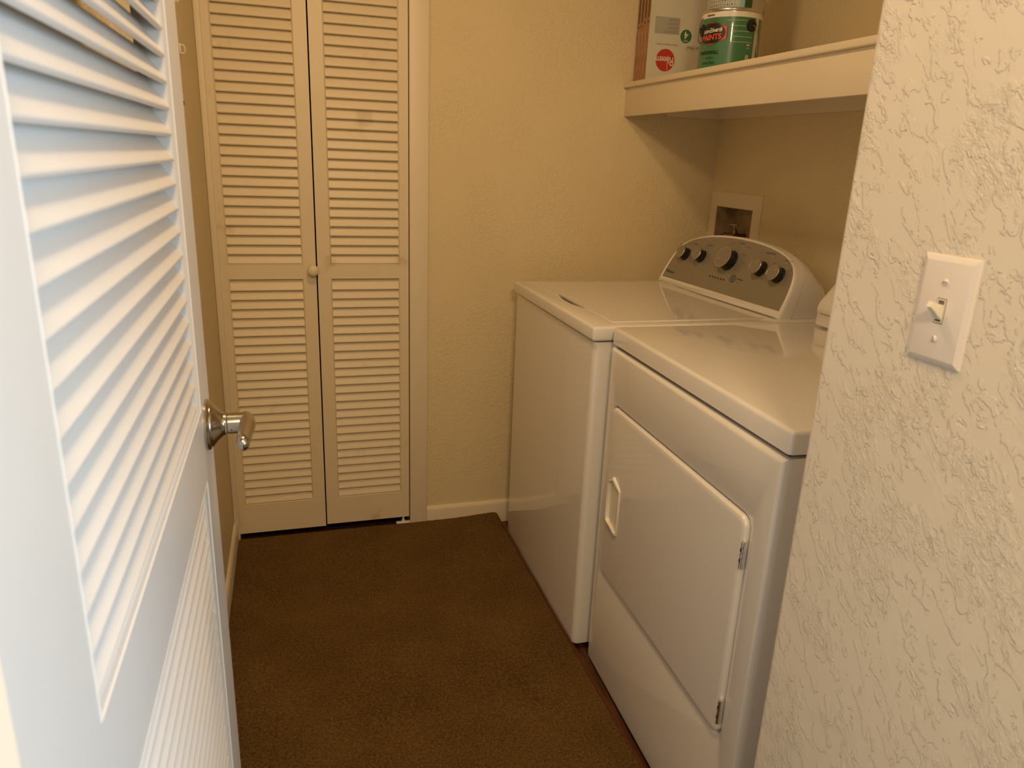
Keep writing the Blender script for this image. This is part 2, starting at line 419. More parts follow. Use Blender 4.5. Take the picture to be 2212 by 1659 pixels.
def door_frame(bm, u0, u1, z0, z1, opens, thick, P, bw, bd, ev=0.0015):
    def bx(a0, a1, c0, c1):
        t = bmesh.new(); vs = [t.verts.new(P(u, d, z)) for z in (c0, c1) for (u, d) in ((a0, 0), (a1, 0), (a1, thick), (a0, thick))]
        for q in ((0,3,2,1),(4,5,6,7),(0,1,5,4),(1,2,6,5),(2,3,7,6),(3,0,4,7)): t.faces.new([vs[i] for i in q])
        bmesh.ops.recalc_face_normals(t, faces=t.faces[:])
        merge(bm, t)
    ou0, ou1 = opens[0][0], opens[0][1]
    bx(u0, ou0, z0, z1); bx(ou1, u1, z0, z1)
    zs = sorted([(o[2], o[3]) for o in opens]); cur = z0
    for a, c in zs: bx(ou0, ou1, cur, a); cur = c
    bx(ou0, ou1, cur, z1)
    for o in opens: sticking(bm, *o, bw, bd, thick, P)

PITCH_S = 0.02985
closet = root('door_1', (0.3, 0.0, 0.0), 'pair of tall cream louvred bifold closet doors in the back wall', 'door', kind='structure')
def closet_leaf(u0, u1, ou0, ou1, zb, tilt):
    P = lambda u, d, z: Vector((u, -0.004 + d, z))
    b = BM()
    door_frame(b, u0, u1, zb, 2.015, [(ou0, ou1, 0.955, 1.925), (ou0, ou1, 0.122, 0.913)], 0.028, P, 0.005, 0.004)
    leaf = obj('door_leaf', b, 'closet_paint', closet, 30)
    for z0, z1, zo in ((0.960, 1.920, 0.0), (0.127, 0.908, 0.001)):
        b = BM(); louvre_panel(b, ou0+.0045, ou1-.0045, z0, z1, PITCH_S, 0.0018, 0.0185, 0.0345, 0.003, P, 0.0075, zo)
        obj('louvre_panel', b, 'closet_paint', leaf, 50)
    return leaf
l1 = closet_leaf(0.0105, 0.3035, 0.0335, 0.2645, 0.016, 0)
l2 = closet_leaf(0.3080, 0.6040, 0.3480, 0.5755, 0.022, 0)
b = BM(); lathe(b, [(0.010, 0), (0.0085, 0.004), (0.009, 0.009), (0.0165, 0.014), (0.0185, 0.020), (0.0175, 0.026), (0.012, 0.030), (0.004, 0.0318)], (0.2935, -0.004, 0.940), (0, -1, 0), 36)
obj('knob', b, 'closet_paint', l1, 60)
b = BM(); lathe(b, [(0.004, 0), (0.004, 0.022), (0.008, 0.023), (0.008, 0.027)], (0.584, 0.010, 0.025), (0, 0, -1), 16); obj('pivot_pin', b, 'white_plastic', l2)
b = BM(); box(b, 0.556, 0.606, -0.0130, 0.002, -0.012, 0.0028, 0.0008); pv = obj('pivot_bracket', b, 'white_plastic', closet, label='white floor bracket under the right leaf')

# entry door, opened against the left wall
DX, YF, YH = 0.100, -1.3435, -2.158          # face plane, free edge, hinge edge
DP = lambda u, d, z: Vector((DX - d, YF - u, z))
WDR = YF - YH
entry = root('door_2', (DX, YH, 0.0), 'white louvred entry door standing open along the left wall', 'door', kind='structure')
b = BM()
UO0, UO1 = 0.1020, WDR - 0.1165
door_frame(b, 0, WDR, 0.012, 2.03, [(UO0, UO1, 0.9640, 1.92), (UO0, UO1, 0.20, 0.8620)], 0.035, DP, 0.0125, 0.0060)
df = obj('door_leaf', b, 'door_paint', entry, 30)
for z0, z1, zo in ((0.9765, 1.9075, -0.004), (0.2125, 0.8495, 0.0)):
    b = BM(); louvre_panel(b, UO0+.0120, UO1-.0120, z0, z1, 0.0292, 0.0045, 0.0240, 0.0335, 0.004, DP, 0.0068, zo)
    obj('louvre_panel', b, 'door_paint', df, 50)
for hz in (0.22, 1.05, 1.82):
    b = BM(); lathe(b, [(0.0055, 0), (0.0055, 0.089)], (OX0+0.003, YH-0.001, hz), (0, 0, 1), 16); obj('hinge', b, 'satin_nickel', entry)
# lever handle
hy, hz = -1.402, 0.9305
b = BM(); lathe(b, [(0.0365, 0), (0.0370, 0.003), (0.0350, 0.006), (0.0325, 0.0068), (0.0322, 0.0085), (0.0300, 0.0105), (0.0245, 0.0150), (0.0190, 0.0205), (0.0165, 0.0240), (0.0160, 0.0270), (0.0165, 0.0285), (0.0150, 0.0290)], (DX, hy, hz), (1, 0, 0), 56)
hd = obj('door_handle', b, 'satin_nickel', entry, 40, label='satin nickel lever handle')
b = BM(); lathe(b, [(0.0140, 0.0285), (0.0152, 0.0295), (0.0152, 0.052), (0.0150, 0.0560)], (DX, hy, hz), (1, 0, 0), 40)
obj('neck', b, 'satin_nickel', hd, 40)
b = BM(); lathe(b, [(0.0011, 0), (0.0011, 0.0004)], (DX+0.0345, hy-0.01425, hz-0.00535), (0, -1, -0.375), 12); obj('set_screw', b, 'knob_black', hd)
path = smooth_path([(DX+0.0500, hy+0.0100, hz), (DX+0.0540, hy+0.002, hz), (DX+0.0560, hy-0.014, hz), (DX+0.0550, hy-0.034, hz-0.001), (DX+0.0535, hy-0.060, hz-0.002), (DX+0.0530, hy-0.085, hz-0.003)], 6)
nP = len(path); rr = []
for i in range(nP):
    t = i/(nP-1)
    r = 0.0152 if t < .25 else 0.0152-(t-.25)*0.006
    if t > .9: r *= sqrt(max(0.05, 1-((t-.9)/.1)**2))
    if t < .12: r *= sqrt(max(0.05, 1-((.12-t)/.12)**2))
    rr.append(r)
b = BM(); tube(b, path, rr, 20, flat=0.80); obj('lever', b, 'satin_nickel', hd, 70)

# ------------------------------------------------------------------ things on the left wall
def wall_hook(y, z, lab):
    r = root('wall_hook', (XL, y, z), lab, 'hook')
    b = BM(); box(b, XL, XL+0.003, y-0.006, y+0.006, z-0.012, z+0.012, 0.001); obj('back_plate', b, 'ivory_plastic', r)
    b = BM(); pth = smooth_path([(XL+0.002, y, z-0.010), (XL+0.008, y, z-0.010), (XL+0.0125, y, z-0.004), (XL+0.0115, y, z+0.005), (XL+0.007, y, z+0.009), (XL+0.002, y, z+0.007)], 5)
    tube(b, pth, 0.0014, 10); obj('loop', b, 'ivory_plastic', r)
    return r
wall_hook(-0.395, 1.532, 'small ivory wall clip beside the open door, the lower of two')
wall_hook(-0.425, 1.640, 'small ivory wall clip beside the open door, the upper one at the frame top')
r = root('wall_plate', (XL, -0.47, 1.405), 'cream blank wall plate with a small black slot, half hidden behind the open door', 'wall plate')
b = BM(); box(b, XL, XL+0.005, -0.535, -0.445, 1.382, 1.430, 0.002); obj('cover', b, 'ivory_plastic', r)
b = BM(); box(b, XL+0.0045, XL+0.0075, -0.462, -0.452, 1.402, 1.411, 0.0008); obj('slot', b, 'knob_black', r)
b = BM(); lathe(b, [(0.003, 0), (0.0025, 0.0015)], (XL+0.005, -0.458, 1.425), (1, 0, 0), 12); obj('screw', b, 'chrome', r)

# ------------------------------------------------------------------ light switch on the near wall
py, pz = -1.8683, 1.1767
sw = root('light_switch', (XN, py, pz), 'cream toggle light switch on the heavily textured wall at the right', 'light switch')
b = BM(); PW, PH = 0.070, 0.1143
def plate_ring(ins, d): return [(XN-d, py-sy*(PW/2-ins), pz+sz*(PH/2-ins)) for sy, sz in ((-1, -1), (1, -1), (1, 1), (-1, 1))]
loft(b, [plate_ring(0, 0.0), plate_ring(0, 0.0018), plate_ring(0.0008, 0.0030), plate_ring(0.0055, 0.0052), plate_ring(0.0065, 0.0055)])
obj('plate', b, 'switch_plastic', sw, 20)
b = BM(); 
for a0, a1, c0, c1 in ((-0.0052, -0.0040, -0.012, 0.012), (0.0040, 0.0052, -0.012, 0.012), (-0.0052, 0.0052, 0.0112, 0.0124), (-0.0052, 0.0052, -0.0124, -0.0112)):
    box(b, XN-0.0066, XN-0.0050, py+a0, py+a1, pz+c0, pz+c1, 0.0003, 1)
sf = obj('toggle_frame', b, 'ivory_plastic', sw)
b = BM(); box(b, XN-0.0057, XN-0.0050, py-0.0060, py+0.0060, pz-0.0134, pz+0.0134); obj('aperture_gap', b, 'print_gray', sw)
b = BM(); box(b, XN-0.0060, XN-0.0050, py-0.0042, py+0.0042, pz-0.0116, pz-0.004); obj('slot', b, 'knob_black', sw)
b = BM()
def tog(t):
    c = Vector((XN-0.0045, 0, 0)); tip = Vector((-cos(radians(28)), 0, sin(radians(28))))
    return tip
tp = tog(0); sections = []
for t, wy, wz in ((-0.002, 0.0042, 0.0075), (0.004, 0.0040, 0.0066), (0.010, 0.0036, 0.0046), (0.0165, 0.0034, 0.0034), (0.0185, 0.0026, 0.0026)):
    c = Vector((XN-0.0045, py, pz-0.001)) + tp*t; upv = Vector((sin(radians(28)), 0, cos(radians(28))))
    sections.append([c + Vector((0, a, 0)) + upv*q for a, q in ((-wy, -wz), (wy, -wz), (wy, wz), (-wy, wz))])
loft(b, sections); bmesh.ops.bevel(b, geom=b.edges[:], offset=0.0006, segments=2, affect='EDGES'); obj('toggle', b, 'ivory_plastic', sw)
for dz in (0.0302, -0.0302):
    b = BM(); lathe(b, [(0.0034, 0.0050), (0.0034, 0.0060), (0.0024, 0.0070), (0.0004, 0.0073)], (XN, py, pz+dz), (-1, 0, 0), 20)
    sr = obj('screw', b, 'switch_plastic', sw)
    b = BM(); box(b, XN-0.00745, XN-0.0060, py-0.0030, py+0.0030, pz+dz-0.0004, pz+dz+0.0004)
    if dz < 0: 
        bmesh.ops.rotate(b, verts=b.verts[:], cent=(XN, py, pz+dz), matrix=Matrix.Rotation(radians(75), 3, 'X'))
    obj('screw_slot', b, 'print_gray', sr)

# ------------------------------------------------------------------ shelf
XS, ZT = 1.3377, 1.5687
sh = root('shelf', (1.53, -0.85, 1.47), 'cream painted deep shelf with a tall front board above the washer', 'shelf')
b = BM(); box(b, XS+0.022, XR-0.001, YN+0.002, -0.001, 1.517, 1.535); obj('shelf_board', b, 'shelf_paint', sh)
b = BM(); box(b, XS+0.009, XS+0.022, YN+0.002, -0.001, 1.4617, 1.552, 0.0012, 2); obj('front_board', b, 'shelf_paint', sh)
b = BM(); box(b, XS-0.001, XS+0.024, YN+0.002, -0.001, 1.5520, ZT, 0.003, 3); obj('edge_moulding', b, 'shelf_paint', sh)
b = BM(); box(b, 1.50, XR-0.001, -0.020, -0.001, 1.4700, 1.517, 0.001, 1); obj('support_strip', b, 'shelf_paint', sh)
b = BM(); box(b, XR-0.020, XR-0.001, YN+0.002, -0.0205, 1.4700, 1.517, 0.001, 1); obj('support_strip', b, 'shelf_paint', sh)

ZSH = 1.5353
# air filters standing on edge
FW = 0.356; fy = -0.0090; FT = 0.0220; FH = 0.500
labs = ['back-most cardboard-framed furnace filter on the shelf, touching the others', 'second cardboard-framed furnace filter from the wall, standing on the shelf', 'third cardboard-framed furnace filter from the wall, standing on the shelf', 'front cardboard-framed furnace filter whose white face carries an upside-down red round logo']
FX0 = 1.3660
for k in range(4):
    y1 = fy - k*0.0231; y0 = y1 - FT
    fr = root('air_filter', (FX0+FW/2, (y0+y1)/2, ZSH), labs[k], 'air filter', 'furnace filters on the shelf')
    b = BM(); box(b, FX0, FX0+FW, y0+0.0006, y1, ZSH, ZSH+FH, 0.001, 1); obj('frame', b, 'cardboard', fr)
    for q in range(3):
        zz = (1.7600 if k > 1 else 1.7505) + q*0.078
        b = BM(); lathe(b, [(0.0035, 0), (0.0035, 0.0006)], (FX0-0.0004, (y0+y1)/2, zz-0.012), (-1, 0, 0), 12)
        box(b, FX0-0.0010, FX0-0.0002, (y0+y1)/2-0.003, (y0+y1)/2+0.003, zz, zz+0.062)
        obj('slot', b, 'cardboard_slot', fr)
    if k == 3:
        yF = y0
        b = BM(); box(b, FX0+0.0005, FX0+FW-0.0005, yF-0.0002, yF+0.0006, ZSH+0.0008, ZSH+FH-0.0005); wrap = obj('printed_wrap', b, 'shrink_wrap_print', fr, label='white printed plastic wrap')
        def disc(cx, cz, r, mat, nm, lay=1):
            b = bmesh.new(); n = 40; vs = [b.verts.new((cx+r*cos(2*pi*i/n), yF-0.0003-0.0003*lay, cz+r*sin(2*pi*i/n))) for i in range(n)]; b.faces.new(vs)
            ex = bmesh.ops.extrude_face_region(b, geom=b.faces[:]); bmesh.ops.translate(b, verts=[g for g in ex['geom'] if isinstance(g, bmesh.types.BMVert)], vec=(0, 0.0002, 0))
            return obj(nm, b, mat, wrap, 0)
        disc(1.4320, 1.6360, 0.0340, 'logo_red', 'round_logo', 1)
        disc(1.4995, 1.7120, 0.0205, 'logo_green', 'round_badge', 1)
        def up_text(s, size, cx, cz, mat, lay=2, **kw):   # upside down
            M = basis((cx, yF-0.0003-0.0003*lay, cz), (-1, 0, 0), (0, 0, -1))
            return obj('lettering', text_bm(s, size, M, **kw), mat, wrap, 0)
        up_text('heem', 0.0285, 1.4220, 1.6375, 'label_white', sx=0.85, bold=0.0002, space=0.9)
        up_text('R', 0.0390, 1.4540, 1.6345, 'label_white', sx=0.80)
        b = BM(); box(b, 1.4400, 1.4414, yF-0.0010, yF-0.0008, 1.606, 1.650); obj('logo_stroke', b, 'label_white', wrap, 0)
        up_text('4', 0.030, 1.4995, 1.7165, 'label_white', bold=0.0005)
        up_text('MERV', 0.0070, 1.4995, 1.6990, 'label_white')
        up_text('The new degree of comfort.', 0.0070, 1.4330, 1.6830, 'print_gray')
        up_text('Air Filter', 0.0145, 1.5300, 1.6790, 'print_gray')
        b = BM(); box(b, 1.3850, 1.4740, yF-0.0006, yF-0.0004, 1.7140, 1.7640, 0.0); obj('info_block', b, 'filter_gray', wrap, 0)
        for t in range(4):
            for s_ in range(2):
                up_text(['Filters should be replaced every', 'ninety days for best results', 'Check the size before', 'placing in the return'][(t*2+s_) % 4][:30-3*t], 0.0042, 1.4690, 1.7190+t*0.0118+s_*0.0042, 'print_gray', align='LEFT')

# paint cans
def can_map(cx, cy, r, a0):
    # x to the right as seen from outside, a0 = angle of the label centre
    def f(x, z, lay=0):
        a = a0 + x/(r)
        return Vector((cx+(r+0.0002+lay*0.00022)*cos(a), cy+(r+0.0002+lay*0.00022)*sin(a), z))
    return f
def strip_shape(f, x0, x1, lo, hi, lay, n=24):
    b = bmesh.new(); pr = None
    for i in range(n+1):
        x = x0+(x1-x0)*i/n; a = b.verts.new(f(x, lo(x), lay)); c = b.verts.new(f(x, hi(x), lay))
        if pr: b.faces.new((pr[0], a, c, pr[1]))
        pr = (a, c)
    return b
def paint_can(cx, cy, z0, R, H, a0, lab, front):
    r = root('paint_can', (cx, cy, z0), lab, 'paint can')
    b = BM(); lathe(b, [(R-0.003, 0), (R, 0.001), (R, 0.003), (R-0.0012, 0.0045), (R-0.0012, H-0.008), (R+0.0008, H-0.006), (R+0.0012, H-0.003), (R, H-0.0005), (R-0.003, H), (R-0.006, H-0.002), (R-0.008, H-0.005), (R-0.012, H-0.004), (R-0.016, H-0.006), (0.001, H-0.006)], (cx, cy, z0), (0, 0, 1), 72)
    obj('can_body', b, 'can_steel', r, 40)
    Rl = R-0.0010; f = can_map(cx, cy, Rl, a0)
    band = lambda lo, hi, mat, lay, x0, x1, nm='label_band': obj(nm, strip_shape(f, x0, x1, lambda x: z0+lo, lambda x: z0+hi, lay, 48), mat, r, 180, recalc=False)
    return r, f, band
ca, cb = 1.4470, -0.455
# direction of the camera seen from the can
A0 = math.atan2(CAM[1]-cb, CAM[0]-ca) - 0.30
can, f, band = paint_can(ca, cb, ZSH, 0.0825, 0.188, A0, 'green paint can with a red and black badge, standing on the shelf board', True)
full = pi*0.0825*0.86
band(0.006, 0.166, 'label_green', 1, -full, full); band(0.166, 0.179, 'label_white', 1, -full, full)
Z = ZSH
hx, hzc = -0.030, Z+0.126
def hexo(s):
    top = lambda x: hzc + s*(0.0300 - 0.0150*abs(x-hx)/(0.046) )
    bot = lambda x: hzc - s*(0.0300 - 0.0150*abs(x-hx)/(0.046) )
    return hx-0.046*s, hx+0.046*s, bot, top
g = root
x0, x1, lo, hi = hexo(1.04); obj('badge', strip_shape(f, x0, x1, lo, hi, 2, 30), 'label_black', can, 180, recalc=False)
x0, x1, lo, hi = hexo(0.985); obj('badge', strip_shape(f, x0, x1, lo, hi, 3, 30), 'label_red', can, 180, recalc=False)
el = lambda x: 0.0262*sqrt(max(0, 1-((x-hx)/0.0425)**2))
obj('badge', strip_shape(f, hx-0.0425, hx+0.0425, lambda x: hzc-el(x), lambda x: hzc+el(x), 4, 40), 'label_black', can, 180, recalc=False)
def can_text(s, size, x, z, mat, rot=0.0, lay=6, nm='lettering', **kw):
    cr, sr = cos(rot), sin(rot)
    return obj(nm, text_bm(s, size, None, mapfn=lambda a, c: f(x + a*cr - c*sr, z + a*sr + c*cr, lay), **kw), mat, can, 0, recalc=False)
can_text('Dunn-Edwards', 0.0165, hx-0.001, hzc+0.007, 'label_white', 0.06, shear=0.35, sx=0.78, space=0.85, bold=0.0002)
can_text('PAINTS', 0.0195, hx+0.001, hzc-0.0105, 'label_red', 0.05, sx=0.98, bold=0.0005)
can_text('Interior', 0.0085, hx-0.006, Z+0.1725, 'label_black', 0.0, bold=0.0002)
can_text('SPARTAWALL', 0.0125, hx-0.004, Z+0.0770, 'label_black', 0.0, sx=0.85, bold=0.0005)
can_text('Interior', 0.0075, hx+0.002, Z+0.0640, 'label_black')
can_text('Velvet Paint', 0.0095, hx-0.002, Z+0.0510, 'label_black')
for k in range(5):
    zz = Z+0.157-0.0135*k
    obj('label_line', strip_shape(f, 0.012 if k == 0 else 0.026, 0.066 if k < 2 else 0.090, lambda x: zz-0.0005, lambda x: zz+0.0005, 3, 12), 'label_cream', can, 180, recalc=False)
for k, zz in enumerate((0.088, 0.071, 0.054)):
    h_ = 0.0085 if k == 0 else 0.0145
    obj('label_icon', strip_shape(f, 0.074, 0.084, lambda x: Z+zz-(h_ if k else 0), lambda x: Z+zz+(0.0105 if k == 0 else 0), 3, 6), 'label_cream', can, 180, recalc=False)
    can_text(['oo', '7', '9'][k], 0.010, 0.079, Z+zz+(0.005 if k == 0 else -0.007), 'icon_red' if k else 'label_black', lay=5, bold=0.0004)
obj('label_side', strip_shape(f, 0.098, 0.112, lambda x: Z+0.006, lambda x: Z+0.166, 3, 8), 'label_cream', can, 180, recalc=False)
for sx_, ez in ((0.084, 0.146), (-0.071, 0.138)):
    q = f(sx_, Z+ez, 0); q2 = f(sx_, Z+ez, 30); ax_ = (q2-q).normalized()
    b = BM(); lathe(b, [(0.0165, -0.001), (0.0160, 0.0022), (0.0120, 0.0042), (0.0070, 0.0046), (0.0060, 0.0022), (0.001, 0.002)], q, ax_, 32); obj('ear', b, 'knob_black', can, 50)
pe = [f(0.084, Z+0.147, 22), f(0.090, Z+0.142, 34), f(0.099, Z+0.125, 38), f(0.104, Z+0.098, 36), f(0.110, Z+0.080, 30)]
b = BM(); tube(b, smooth_path(pe), 0.0011, 8); obj('bail', b, 'can_steel', can)
pe = [f(-0.064, Z+0.168, 22), f(-0.068, Z+0.150, 45), f(-0.071, Z+0.118, 48), f(-0.066, Z+0.106, 40), f(-0.060, Z+0.105, 20), f(-0.058, Z+0.112, 6)]
b = BM(); tube(b, smooth_path(pe), 0.0011, 8); obj('bail', b, 'hose_black', can)
# second can on top
c2x, c2y, Z2 = ca+0.016, cb+0.010, ZSH+0.188
can2, f2, band2 = paint_can(c2x, c2y, Z2, 0.0790, 0.19, A0, 'upper paint can with a pale blue icon label, standing on the green one', False)
f = f2
r2 = 0.0780
def band_p(lo, hi, x0, x1, mat, lay, nm='label_band'):
    obj(nm, strip_shape(f2, x0, x1, lambda x: Z2+lo, lambda x: Z2+hi, lay, 32), mat, can2, 180, recalc=False)
band_p(0.0035, 0.17, -0.105, 0.045, 'label_blue', 1); band_p(0.0035, 0.17, 0.045, 0.066, 'label_green_dark', 1)
band_p(0.0035, 0.17, -0.110, -0.075, 'label_cream', 2); pass
for gx in range(4):
    for gy in range(2):
        for gz in range(3):
            xx = -0.074 + gx*0.027 + gz*0.0078; zz = 0.0075 + gy*0.0105
            band_p(zz, zz+0.0085, xx, xx+0.0068, 'label_cream', 3, 'label_icon')
            band_p(zz+0.0022, zz+0.0062, xx+0.0018, xx+0.0050, ['label_black', 'icon_red', 'label_green'][(gx*2+gy+gz) % 3], 4, 'label_icon')

# ------------------------------------------------------------------ laundry outlet box
ob = root('outlet_box', (XR, -0.165, 1.08), 'recessed tan washer outlet box with a T-handled valve in the wall behind the washer', 'outlet box')
b = BM()
for y0, y1, z0, z1 in ((-0.3230, WB['y0'], 0.94, 1.2230), (WB['y1'], -0.0090, 0.94, 1.2230), (WB['y0'], WB['y1'], WB['z1'], 1.2230), (WB['y0'], WB['y1'], 0.94, WB['z0'])):
    box(b, XR-0.003, XR, y0, y1, z0, z1)
obj('cover_frame', b, 'trim_paint', ob)
b = BM()
box(b, XR+0.083, XR+0.085, WB['y0'], WB['y1'], WB['z0'], WB['z1'])
box(b, XR, XR+0.085, WB['y0']+0.0002, WB['y0']+0.002, WB['z0'], WB['z1']); box(b, XR, XR+0.085, WB['y1']-0.002, WB['y1']-0.0002, WB['z0'], WB['z1'])
box(b, XR, XR+0.085, WB['y0'], WB['y1'], WB['z1']-0.002, WB['z1']-0.0002); box(b, XR, XR+0.085, WB['y0'], WB['y1'], WB['z0']+0.0002, WB['z0']+0.002)
obj('box_liner', b, 'box_metal', ob)
def valve(y, z, dz):
    b = BM(); lathe(b, [(0.010, 0), (0.0125, 0.004), (0.0125, 0.016), (0.009, 0.020), (0.0075, 0.030), (0.0055, 0.032)], (XR+0.045, y, z), (-0.25, 0, 1), 24)
    tube(b, [(XR+0.082, y, z+0.006), (XR+0.030, y, z+0.004)], 0.0085, 16)
    tube(b, [(XR+0.046, y, z+0.006), (XR+0.030, y+0.028, z+0.003), (XR+0.026, y+0.040, z+0.001)], [0.009, 0.0105, 0.0125], 16)
    vv = obj('valve', b, 'brass_old', ob, 40, label='tarnished brass valve')
    top = Vector((XR+0.045-0.25*0.044, y, z+0.044))
    b = BM(); tube(b, [(XR+0.045-0.25*.028, y, z+0.028), top], 0.0030, 12)
    tube(b, [top+Vector((0, 0.024, -0.001)), top+Vector((0, 0.021, 0)), top, top+Vector((0, -0.021, 0)), top+Vector((0, -0.024, -0.001))], [0.0035, 0.0030, 0.0040, 0.0030, 0.0035], 12)
    obj('handle', b, 'chrome', vv, 60)
    b = BM(); tube(b, smooth_path([(XR+0.026, y+0.040, z+0.001), (XR+0.022, y+0.058, z-0.004), (XR+0.01, y+0.070, z-0.030), (XR-0.01, y+0.070, z-0.09)]), 0.0075, 12); obj('hose', b, 'hose_black', vv, 60)
valve(-0.1180, 1.0680, 0)
valve(-0.2060, 1.0280, 0)

# ------------------------------------------------------------------ washer
WX, WY0, WY1, WZ = 0.9415, -0.1158, -0.8148, 0.9178
wsh = root('washing_machine', (1.30, (WY0+WY1)/2, -0.02), 'white top-loading washing machine with a grey arched control panel, far side of the alcove', 'washing machine')
b = BM(); box(b, WX+0.0080, 1.64, WY1+0.004, WY0-0.004, -0.0136, 0.8765, 0.018, 5, lambda c, d: abs(d.z) > .9)
obj('cabinet', b, 'white_enamel', wsh, 35)
b = BM(); box(b, WX+0.05, 1.62, WY1+0.03, WY0-0.03, ZF+0.014, -0.0136); obj('base_shadow', b, 'dark_void', wsh); b = BM(); box(b, WX+0.022, WX+0.05, WY1+0.02, WY0-0.02, 0.8765, 0.881); obj('top_gap', b, 'dark_void', wsh)  # near-black slab under the cabinet: the base shadow is put into its colour
for x, y in ((1.00, WY0-0.05), (1.00, WY1+0.05), (1.58, WY0-0.05), (1.58, WY1+0.05)):
    b = BM(); lathe(b, [(0.02, 0), (0.02, 0.022)], (x, y, ZF), (0, 0, 1), 16); obj('levelling_foot', b, 'hose_black', wsh)
deck = BM(); box(deck, WX, 1.645, WY1, WY0, 0.8795, WZ, 0.0075, 4)
LX0, LX1, LY0, LY1 = 1.012, 1.466, WY1+0.045, WY0-0.052
cut = BM(); box(cut, LX0-0.0015, LX1+0.0015, LY0-0.0015, LY1+0.0015, WZ-0.0070, WZ+0.02, 0.012, 4, lambda c, d: abs(d.z) > .9)
# finger scoop in front of the lid
scp = BM(); ring = []
ys = [-0.362-0.240*i/16 for i in range(17)]
front = [(LX0+0.004 - 0.0235*(sin(pi*min(1, max(0, (i/16)))) + 1e-6) ** 0.6, ys[i]) for i in range(17)]
poly = [(x, y) for x, y in front] + [(LX0+0.016, -0.592), (LX0+0.016, -0.372)]
loft(scp, [[(x, y, WZ-0.024) for x, y in poly], [(x-0.0, y, WZ+0.01) for x, y in poly]])
deck = bool_diff(deck, [cut, scp])
obj('top_deck', deck, 'white_enamel', wsh, 30)
b = BM(); loft(b, [[(x, y, WZ-0.0235) for x, y in [(px+(0.001), py_) for px, py_ in poly]], [(x, y, WZ-0.0215) for x, y in [(px+0.001, py_) for px, py_ in poly]]]); obj('scoop_bottom', b, 'knob_black', wsh)
b = BM(); box(b, LX0, LX1, LY0, LY1, WZ-0.0065, WZ+0.0020, 0.011, 4, lambda c, d: abs(d.z) > .9)
bmesh.ops.bevel(b, geom=[e for e in b.edges if abs(e.verts[0].co.z-(WZ+0.002)) < 1e-5 and abs(e.verts[1].co.z-(WZ+0.002)) < 1e-5], offset=0.0022, segments=3, affect='EDGES')
obj('lid', b, 'white_enamel', wsh, 35)
# console
CA = Vector((1.4563, -0.146, WZ)); CAX = Vector((0.0625, -0.998, 0)).normalized(); tl = radians(25)
CUP = Vector((sin(tl), 0, cos(tl))); CN = CAX.cross(CUP).normalized()
if CN.x > 0: CN = -CN
CUP = (CUP - CN*CUP.dot(CN)).normalized()
CWD = 0.640
half = [(0.0, 0.0), (0.001, 0.026), (0.003, 0.050), (0.007, 0.078), (0.013, 0.104), (0.022, 0.126), (0.036, 0.146), (0.058, 0.163), (0.088, 0.177), (0.125, 0.188), (0.17, 0.197), (0.22, 0.203), (0.27, 0.2065), (0.32, 0.2078)]
outl = half + [(CWD-s, h) for s, h in half[-2::-1]]
def CP(s, h, o=0.0): return CA + CAX*s + CUP*h + CN*o
def inset_out(ds, dt, db):
    pts = []
    for s, h in outl:
        k = (s-CWD/2)/(CWD/2)
        ns = CWD/2 + (s-CWD/2)*(1-2*ds/CWD); nh = db + h*(0.2078-dt-db)/0.2078
        pts.append((ns, nh))
    return pts
def back_ring(xb, hs, ws, drop=0.0):
    pts = []
    for s, h in outl:
        p = CA + CAX*s; y = -0.4655 + (p.y+0.4655)*ws
        pts.append(Vector((xb, y, WZ + 0.0005 + h/0.2078*hs)))
    return pts
b = BM()
rings = [[CP(s, h, -0.010) for s, h in inset_out(0.0135, 0.010, 0.0235)], [CP(s, h, 0.000) for s, h in inset_out(0.0120, 0.0085, 0.0225)], [CP(s, h, 0.0015) for s, h in inset_out(0.0095, 0.0065, 0.0205)],
         [CP(s, h, 0.0010) for s, h in inset_out(0.004, 0.003, 0.003)], [CP(s, h, -0.0035) for s, h in inset_out(0.0, 0.0, 0.0)], [CP(s, h, -0.010) for s, h in inset_out(-0.0015, -0.001, 0.0)]]
def fwd(t):
    a = [CP(s, h, -0.010) for s, h in inset_out(-0.0015, -0.001, 0.0)]; c = back_ring(1.648, 0.120, 1.00)
    out = []
    for p, q in zip(a, c):
        v = p.lerp(q, t); v.z += 0.022*sin(pi*t)*((p.z-WZ)/0.19); v.z = max(v.z, WZ+0.0005); out.append(v)
    return out
rings.append(fwd(0.22))
loft(b, rings, True, True); cons = obj('console_bezel', b, 'white_plastic', wsh, 50, label='white arched console housing')
b = BM(); loft(b, [fwd(t) for t in (0.232, 0.4, 0.6, 0.8, 0.93)] + [[p + Vector((0.003, 0, 0)) for p in fwd(0.985)]] + [fwd(1.0)]); obj('console_back', b, 'white_plastic', wsh, 50)
b = BM(); loft(b, [[p*1.0 for p in fwd(0.2195)], fwd(0.2325)]); 
for v in b.verts: v.co.y = -0.4655+(v.co.y+0.4655)*0.997; v.co.z = WZ+(v.co.z-WZ)*0.992
obj('console_seam', b, 'print_gray', wsh, 0)
b = BM(); loft(b, [[CP(s, h, -0.0012) for s, h in inset_out(0.0125, 0.009, 0.023)], [CP(s, h, -0.004) for s, h in inset_out(0.0125, 0.009, 0.023)]]); panel = obj('control_panel', b, 'gray_panel', wsh, 0, label='grey arched control panel')
